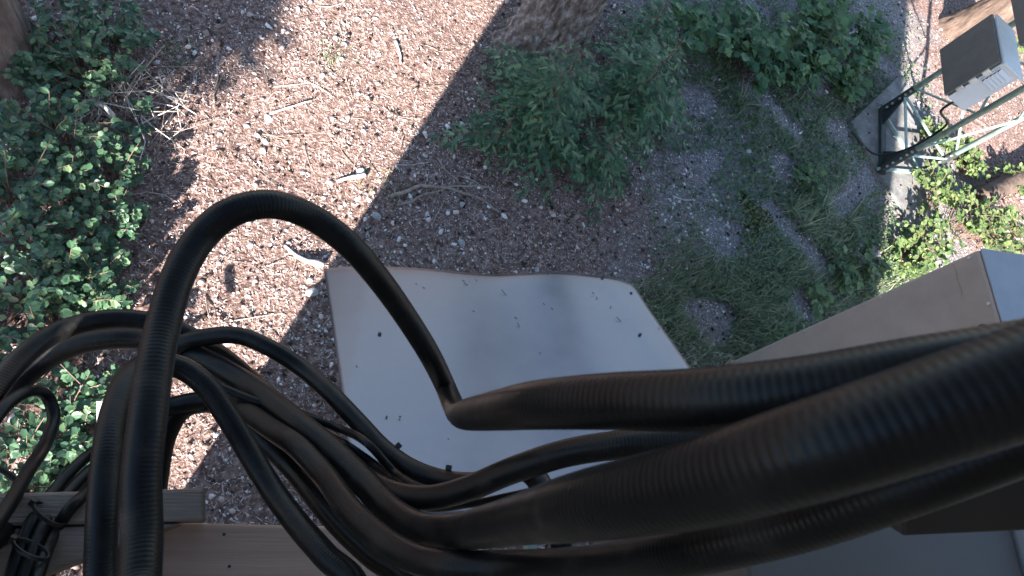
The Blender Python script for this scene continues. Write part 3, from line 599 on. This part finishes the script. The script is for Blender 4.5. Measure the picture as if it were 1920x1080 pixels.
def shrub(name, label, cat, group, base, rx, h, nst, per, shape, size, mat, single=40, spread=1., leafname='leaf'):
    root = empty(name, base, label=label, cat=cat, group=group)
    pos, dr, nr = [], [], []; stems = MB()
    for s in range(nst):
        a = random.uniform(0, 6.28); rr = rx*math.sqrt(random.random())*spread; b0_ = np.array(base)+np.array([random.gauss(0, .25*rx), random.gauss(0, .25*rx), -.01])
        top = np.array(base)+np.array([math.cos(a)*rr, math.sin(a)*rr, h*random.uniform(.45, 1.05)*(1-.35*(rr/rx)**2)])
        midp = b0_*.45+top*.55+np.array([0, 0, h*.16]); q, _ = spline([b0_, midp, top], n=12)
        stems.tube(q, np.linspace(.0045, .0015, 12), 5)
        for k_ in range(per):
            t = random.uniform(.45, 1)**.8; i = min(int(t*11), 10); p = q[i]+(q[i+1]-q[i])*(t*11-i); tg = q[i+1]-q[i]
            ang = math.atan2(tg[1], tg[0])+(1 if k_ % 2 else -1)*random.uniform(.4, 1.4); ti = random.gauss(-.05, .3)
            dr.append((math.cos(ang)*math.cos(ti), math.sin(ang)*math.cos(ti), math.sin(ti))); pos.append(p); nr.append((random.gauss(0, .35), random.gauss(-.1, .35), 1))
    pos, dr, nr = map(np.array, (pos, dr, nr)); sz = RNG.uniform(.7, 1.2, len(pos))*size
    stems.build('stem', MAT['stem'], root)
    order = np.argsort(-pos[:, 2]); one, rest = order[:single], order[single:]
    key = (id(shape), mat)
    if key not in LEAFME: LEAFME[key] = mesh('leaf', shape['v'], [tuple(f) for f in shape['f']], MAT[mat])
    dd, ss, uu = basis(dr, nr)
    for i in one:
        o = bpy.data.objects.new(leafname, LEAFME[key]); S.collection.objects.link(o); o.parent = root
        mm_ = np.eye(4); mm_[:3, 0] = dd[i]*sz[i]; mm_[:3, 1] = ss[i]*sz[i]; mm_[:3, 2] = uu[i]*sz[i]; mm_[:3, 3] = pos[i]-np.array(base); o.matrix_local = Matrix(mm_.tolist())
    V, Ft = leaf_mesh(shape, pos[rest], dr[rest], nr[rest], sz[rest]); obj('foliage', V, Ft, MAT[mat], root, kind='stuff')
    return root
SAL = [(95,25,.28,.45,'at the top edge, right of the brown trunk'),(180,15,.26,.4,'at the top edge, second from the brown trunk'),(60,90,.24,.45,'at the top left beside the brown trunk'),(150,75,.30,.5,'at the top left, second from the trunk'),(215,60,.22,.35,'at the top edge left of the sunlit litter'),(130,130,.26,.4,'just above the brush pile, left side'),
       (60,225,.28,.45,'at the left edge under the brown trunk'),(110,215,.24,.5,'with sun-bleached top left of the brush pile'),(30,320,.30,.45,'at the left edge level with the brush pile'),(110,320,.28,.4,'below the brush pile, second from the left edge'),
       (185,300,.22,.35,'just under the brush pile branch'),(40,420,.28,.45,'at the left edge at mid height'),(130,420,.26,.4,'at mid height left of the tall arch'),(205,400,.18,.3,'nearest the litter edge at mid height'),
       (30,520,.26,.4,'at the left edge above the outer cable'),(120,510,.26,.4,'above the outer cable, second from the left'),(190,500,.18,.3,'beside the thin white twig'),(60,610,.24,.4,'seen just above the outer cable arch'),
       (160,570,.20,.35,'right above the crown of the outer cable arch'),(30,690,.20,.35,'showing between the outer two cables at left'),(120,740,.24,.45,'inside the left cable arches'),(60,820,.22,.45,'inside the thin cable loop at left'),
       (150,800,.20,.4,'left of the pale board inside the arches'),(40,900,.20,.4,'at the lower left above the grey timber'),(110,860,.20,.4,'behind the tied cable bundle'),(-60,300,.3,.5,'cut by the left frame edge'),(-60,600,.3,.45,'cut by the left frame edge lower down')]
for px, py, rx, h, where in SAL:
    p = G(px, py, h*.7); shrub('salal_shrub', 'glossy oval-leaved green shrub '+where, 'shrub', 'glossy shrubs along the left', (p[0], p[1], float(hg(p[0], p[1]))), rx*1.08, h, 20, 15, OV, .043, 'salal', 55)
for px, py, rx, h, where in [(268,205,.10,.2,'in the brush pile, right side'),(232,245,.09,.2,'at the end of the brush pile branch'),(250,330,.08,.16,'alone on litter under the brush pile')]:
    p = G(px, py, h*.7); shrub('salal_sprig', 'small glossy green sprig '+where, 'shrub', 'small sprigs near the brush pile', (p[0], p[1], float(hg(p[0], p[1]))), rx, h, 4, 8, OV, .05, 'salal', 24)
for px, py, rx, h, where in [(1385,50,.42,.55,'at the top edge right of the sapling'),(1470,60,.45,.6,'at the top, broadest leaves of the group'),(1550,70,.42,.55,'at the top beside the pale bent stick'),(1640,60,.40,.5,'at the top edge next to the sunlit strip'),(1600,130,.30,.35,'low, reaching onto the gravel by the mast'),(1300,45,.40,.5,'at the top edge, leftmost of the group'),(1425,105,.36,.45,'low, below the leftmost two at the top'),(1515,120,.32,.4,'low, in the middle of the group'),(1560,15,.45,.6,'cut by the top edge above the bent stick')]:
    p = G(px, py, h*.7); shrub('thimbleberry_bush', 'broad lobed-leaf green bush '+where, 'shrub', 'broad-leaved bushes at the top', (p[0], p[1], float(hg(p[0], p[1]))), rx, h, 24, 11, PAL, .088, 'thimble', 60)
for px, py, rx, h, where in [(1600,500,.22,.3,'left of the tan box edge in shade'),(1650,490,.22,.3,'in shade above the tan box'),(1520,330,.18,.22,'in shade between gravel and concrete pad'),(1540,560,.16,.2,'lowest in shade, touching the tan box')]:
    p = G(px, py, h*.7); shrub('leafy_weed', 'pale green leafy weed '+where, 'weed', 'leafy weeds in the grass', (p[0], p[1], float(hg(p[0], p[1]))), rx, h, 9, 10, PAL, .07, 'weed', 30)
for px, py, rx, h, where in [(1780,350,.40,.4,'under the lowest mast leg'),(1850,400,.48,.5,'above the pale top of the tan box'),(1905,430,.45,.5,'at the right frame edge above the tan box'),(1760,440,.34,.35,'at the shadow edge above the tan box'),(1720,480,.24,.25,'smallest, on the shadow line left of the others'),(1770,255,.30,.35,'seen through the mast lattice'),(1830,290,.30,.3,'right of the lattice braces'),(1910,330,.3,.3,'at the right frame edge below the mast'),(1890,60,.4,.5,'at the top right corner behind the cabinets')]:
    p = G(px, py, h*.7); shrub('sunlit_bush', 'sunlit yellow-green small-leaved bush '+where, 'shrub', 'sunlit bushes at the right', (p[0], p[1], float(hg(p[0], p[1]))), rx, h, 34, 14, OV, .062, 'bushleaf', 60)

# hemlock saplings
_t = [(0, .03)]
for k_ in range(7): a_ = .06+k_*.125; w_ = .20*math.sin(min(1, (a_+.25)*.95)*math.pi)**.8+.03; _t += [(a_, .07*(1-.6*a_)), (a_+.10, w_)]
_t = [(x_, y_, -.06*y_) for x_, y_ in _t]; _m = len(_t)
_v = _t+[(1, 0, -.03)]+[(x_, -y_, z_) for x_, y_, z_ in _t]; _f = []
for k_ in range(1, _m-1, 2):       # teeth on both sides, then the strip along the spine
    _f += [(k_, k_+1, min(k_+2, _m)), (_m+1+k_, (_m+1+k_+2) if k_+2 < _m else _m, _m+1+k_+1)]
_sp = [0]+list(range(1, _m, 2))
for a_, b_ in zip(_sp[:-1], _sp[1:]): _f.append((a_, b_, _m+1+b_, _m+1+a_))
_f.append((_sp[-1], _m, _m+1+_sp[-1]))
FRN = dict(v=np.array(_v, float), f=_f)
def hemlock(label, base, rad, h, nb):
    root = empty('hemlock_sapling', base, label=label, cat='sapling', group='hemlock saplings'); base = np.array(base)
    MB().tube([base-up*.05, base+np.array([.02, 0, h*.6]), base+np.array([.0, .02, h])], [.014, .009, .002], 7).build('stem', MAT['stem'], root)
    br = MB(); cp, cdv, cn, cs = [], [], [], []
    for i in range(nb):
        t = (i+.5)/nb; a = i*2.39996+random.gauss(0, .25); L0 = rad*(1-t)**.7*random.uniform(.5, 1.15)+.06
        o_ = base+up*(h*(.12+.88*t)); N_ = 14; s_ = np.linspace(0, 1, N_)
        dirv = np.array([math.cos(a), math.sin(a), 0]); q = o_+dirv*L0*s_[:, None]+up*(L0*(.16*s_-.42*s_**2))[:, None]
        q = q+np.cross(dirv, up)*(.06*L0*np.sin(s_*3+i))[:, None]; br.tube(q, np.linspace(.0035, .001, N_), 4)
        nt_ = max(int(L0/.044), 4)
        for k_ in range(nt_+1):
            f = min((k_+.8)/nt_, .99); j = min(int(f*(N_-1)), N_-2); p = q[j]+(q[j+1]-q[j])*(f*(N_-1)-j); tg = q[j+1]-q[j]; tg /= np.linalg.norm(tg)
            sd_ = (1 if k_ % 2 else -1); sl = L0*.36*(1-f*.75)*random.uniform(.6, 1.2)+.045
            dv = tg if k_ == nt_ else tg*random.uniform(.5, .8)+np.cross(tg, up)*sd_*.8+up*random.gauss(-.15, .18)
            cp.append(p); cdv.append(dv); cn.append(np.array([random.gauss(0, .35), random.gauss(0, .35), 1])); cs.append(sl)
            if sl > .09:
                for e_ in (.35, .6):
                    for g_ in (-1, 1):
                        p2 = p+dv/np.linalg.norm(dv)*sl*e_; cp.append(p2); cdv.append(dv*.6+np.cross(dv, up)*g_*.7+up*random.gauss(-.1, .1)); cn.append(np.array([random.gauss(0, .3), random.gauss(0, .3), 1])); cs.append(sl*.5*random.uniform(.7, 1.2))
    cp, cdv, cn, cs = map(np.array, (cp, cdv, cn, cs)); V, Ft = leaf_mesh(FRN, cp, cdv, cn, cs*.78)
    br.build('branch', MAT['stem'], root, kind='stuff'); obj('needles', V, Ft, MAT['needle'], root, kind='stuff')
for lab, px, py, rad, h, nb in [('dense dark green hemlock sapling in front of the bark trunk', 1030, 185, .74, 1.05, 44), ('dark hemlock sapling right of the bark trunk, under the bushes', 1215, 150, .78, 1.0, 44), ('low hemlock sapling spreading lowest over the dark soil', 1130, 290, .52, .55, 26), ('small hemlock sapling nearest the shadow edge', 940, 255, .38, .45, 18), ('hemlock sapling at the top edge between trunk and bushes', 1215, 55, .6, .7, 30)]:
    p = G(px, py, h*.5); hemlock(lab, (p[0], p[1], float(hg(p[0], p[1]))), rad, h, nb)

# grass and low ground cover
def blades(centres, name, label, cat, lo, hi, mat='grass', droop=.7, wid=.0028):
    x, y = centres; n = len(x); L_ = RNG.uniform(lo, hi, n); a = RNG.uniform(0, 6.28, n); hor = np.stack([np.cos(a), np.sin(a), 0*a], 1); sd_ = np.stack([-np.sin(a), np.cos(a), 0*a], 1)
    p0 = np.stack([x, y, hg(x, y)-.004], 1); dr = RNG.uniform(.3, 1.2, n)*droop; V = []
    for k_, t in enumerate((0, .4, .75, 1)):
        c = p0+hor*(L_*t**1.5*dr)[:, None]+up*(L_*(t-.55*dr*t**2.2))[:, None]; w = wid*(1, .9, .6, .08)[k_]; V += [c-sd_*w, c+sd_*w]
    V = np.stack(V, 1).reshape(-1, 3); b_ = np.arange(n)[:, None]*8
    return obj(name, V, np.concatenate([b_+np.array(q) for q in ((0, 1, 3, 2), (2, 3, 5, 4), (4, 5, 7, 6))]), MAT[mat], kind='stuff', label=label, cat=cat)
def patch(spec):
    X_, Y_ = [], []
    for px, py, sx_, sy_, n in spec:
        p = G(px, py); X_.append(RNG.normal(p[0], sx_, n)); Y_.append(RNG.normal(p[1], sy_, n))
    x, y = np.concatenate(X_), np.concatenate(Y_); k_ = ~in_pad(x, y) & (pn(x, y, 6.5, .3) > .30); return x[k_], y[k_]
blades(patch([(1330,560,0.36,0.30,2604),(1420,600,0.39,0.27,2232),(1500,520,0.45,0.41,2604),(1560,430,0.39,0.47,1612),(1480,420,0.33,0.34,403),(1280,620,0.26,0.16,1240),(1400,190,0.52,0.54,465),(1500,260,0.52,0.54,558),(1460,330,0.33,0.41,372),(1620,520,0.39,0.27,1364),(1230,560,0.13,0.14,310),(1350,120,0.39,0.41,434)]), 'meadow_grass', 'shaded grey-green grass growing through the gravel at right', 'grass', .06, .20)
x, y = patch([(1500,300,.7,.8,2600),(1400,240,.6,.6,1200),(1550,400,.5,.6,2000),(1450,560,.5,.4,3000),(1320,320,.4,.4,500),(1560,180,.6,.5,1800),(1620,100,.5,.6,2600),(1330,90,.5,.4,2000),(1450,80,.6,.5,2600),(1640,480,.4,.3,1500)]); n = len(x)
a = RNG.uniform(0, 6.28, n); V, Ft = leaf_mesh(OV, np.stack([x, y, hg(x, y)+RNG.uniform(.01, .07, n)], 1), np.stack([np.cos(a), np.sin(a), RNG.normal(0, .3, n)], 1), np.stack([RNG.normal(0, .4, n), RNG.normal(0, .4, n), np.ones(n)], 1), RNG.uniform(.02, .05, n))
obj('ground_cover', V, Ft, MAT['weed'], kind='stuff', label='low leafy ground cover among the shaded grass', cat='ground cover')
# arching grass tufts that can be told apart
for px, py, l in [(1500,430,'right of the yellow moss patch'),(1535,395,'between yellow moss and concrete pad'),(1585,420,'beside the concrete pad edge'),(1475,400,'just right of the moss, paler'),(1380,200,'near the right sapling')]:
    p = G(px, py); x = RNG.normal(p[0], .025, 46); y = RNG.normal(p[1], .025, 46); o = blades((x, y), 'grass_tuft', 'arching grass tuft '+l, 'grass tuft', .16, .36, droop=1., wid=.0035); del o['kind']; o['group'] = 'arching grass tufts'
# thin grass on litter
blades(patch([(330,100,.08,.08,120),(620,110,.07,.07,110),(440,640,.06,.06,160),(465,670,.05,.05,120),(720,350,.1,.1,60)]), 'sparse_grass', 'sparse short green shoots in the needle litter', 'grass', .02, .07)

# ------------------------------------------------------------------ trees
def trunk(root, base, r, h, lean, flare, mat, lobes=7, seed=1, n=72, m=90, groove=.05):
    rr = random.Random(seed); ph = [rr.uniform(0, 6.28) for _ in range(5)]; V = []
    th = np.linspace(0, 2*np.pi, n, endpoint=False)
    for j in range(m+1):
        t = j/m; z = h*t**1.6; f = 1+flare*math.exp(-z/.32)*(1+.35*np.sin(lobes*.5*th+ph[0])+.25*np.sin(3*th+ph[1])); tap = 1-.55*z/h
        g = 1+groove*(np.abs(np.sin(th*11+.9*math.sin(z*3.1+ph[2])+.6*np.sin(z*7+th*2)))**.6-.6)+groove*.5*np.sin(th*23+z*9+ph[3])*np.sin(z*14+th*5)+groove*.4*np.sin(z*31+np.sin(th*9)*2)
        rad = r*f*tap*g
        V.append(np.stack([base[0]+lean[0]*z+rad*np.cos(th), base[1]+lean[1]*z+rad*np.sin(th), np.full(n, base[2]-.06+z)], 1))
    i = np.arange(m)[:, None]*n; j = np.arange(n)[None]; k_ = (j+1) % n
    return obj('trunk', np.vstack(V), np.stack([i+j, i+k_, i+n+k_, i+n+j], -1).reshape(-1, 4), MAT[mat], root, True)
def crown(root, base, z0, z1, r0, n, size, mat='crown', lean=(0, 0)):
    z = z0+(z1-z0)*RNG.random(n)**1.25; rr = r0*(1-(z-z0)/(z1-z0))**.9+.15; a = RNG.uniform(0, 6.28, n); lay = np.round(z/.42)*.42
    rad = rr*np.sqrt(RNG.random(n))*(1+.25*np.sin(a*5+lay*7)); x = base[0]+rad*np.cos(a)+lean[0]*z; y = base[1]+rad*np.sin(a)+lean[1]*z; z = lay+RNG.normal(0, .10, n)-rad*.22
    d = np.stack([np.cos(a)+RNG.normal(0, .5, n), np.sin(a)+RNG.normal(0, .5, n), RNG.normal(-.25, .2, n)], 1); nn_ = np.stack([RNG.normal(0, .4, n), RNG.normal(0, .4, n), np.ones(n)], 1)
    V, Ft = leaf_mesh(FRO, np.stack([x, y, z], 1), d, nn_, RNG.uniform(.6, 1.3, n)*size); obj('crown', V, Ft, MAT[mat], root, kind='stuff')
FRO = dict(v=np.array([(0,.02,0),(.25,.22,-.03),(.3,.08,0),(.55,.24,-.04),(.58,.07,0),(.8,.15,-.04),(1,0,-.03),(.8,-.15,-.04),(.58,-.07,0),(.55,-.24,-.04),(.3,-.08,0),(.25,-.22,-.03),(0,-.02,0)]),
           f=[(0,1,2),(2,3,4),(4,5,6),(6,7,8),(8,9,10),(10,11,12),(0,2,10,12),(2,4,8,10),(4,6,8)])
tb_ = G(1010, 88); tb_[2] = hg(tb_[0], tb_[1])
tr = empty('bark_tree', tb_, label='rough grey-barked tree trunk with flared roots at the top centre', cat='tree'); trunk(tr, tb_, .24, 9, (.02, .04), .75, 'bark', 7, 3, n=150, m=220, groove=.11)
crown(tr, tb_, 5.8, 11, 1.8, 900, .45)
tb2 = G(2, 120); tb2[2] = hg(tb2[0], tb2[1])
tr = empty('brown_tree', tb2, label='smooth dark brown tree trunk cut by the top left corner', cat='tree'); trunk(tr, tb2, .19, 9, (-.03, .03), .5, 'midbark', 5, 5, groove=.05)
crown(tr, tb2, 5.8, 11, 1.8, 900, .45)
tb3 = G(1800, 75); tb3[2] = 0
tr = empty('background_tree', tb3, label='brown tree trunk behind the mast cabinet at the top right', cat='tree'); trunk(tr, tb3, .24, 10, (.0, .02), .6, 'darkbark', 5, 8)
crown(tr, tb3, 5., 12, 2.2, 1200, .5)
# conifer behind the camera that dapples the shrubs at the left
def at(c, s): return np.array([.9165*c+.40*s, -.40*c+.9165*s, 0])
tb4 = at(-3.7, -7.2); tr = empty('shade_conifer', tb4, label='tall conifer behind the hut dappling the left shrubs', cat='tree'); trunk(tr, tb4, .2, 6.5, (0, 0), .4, 'darkbark', 5, 9, n=24, m=30)
crown(tr, tb4, .8, 6.9, 4.1, 9000, .42)
# fallen log at the right
lp = [G(1835, 375, .12), G(1890, 345, .12), G(1990, 300, .12)]; q, s = spline(lp, n=30); mb = MB(); mb.tube(q, .12*(1+.06*np.sin(s*9)), 16)
mb.build('fallen_log', MAT['darkbark'], None, True, label='dark fallen log at the right frame edge under the mast', cat='log')
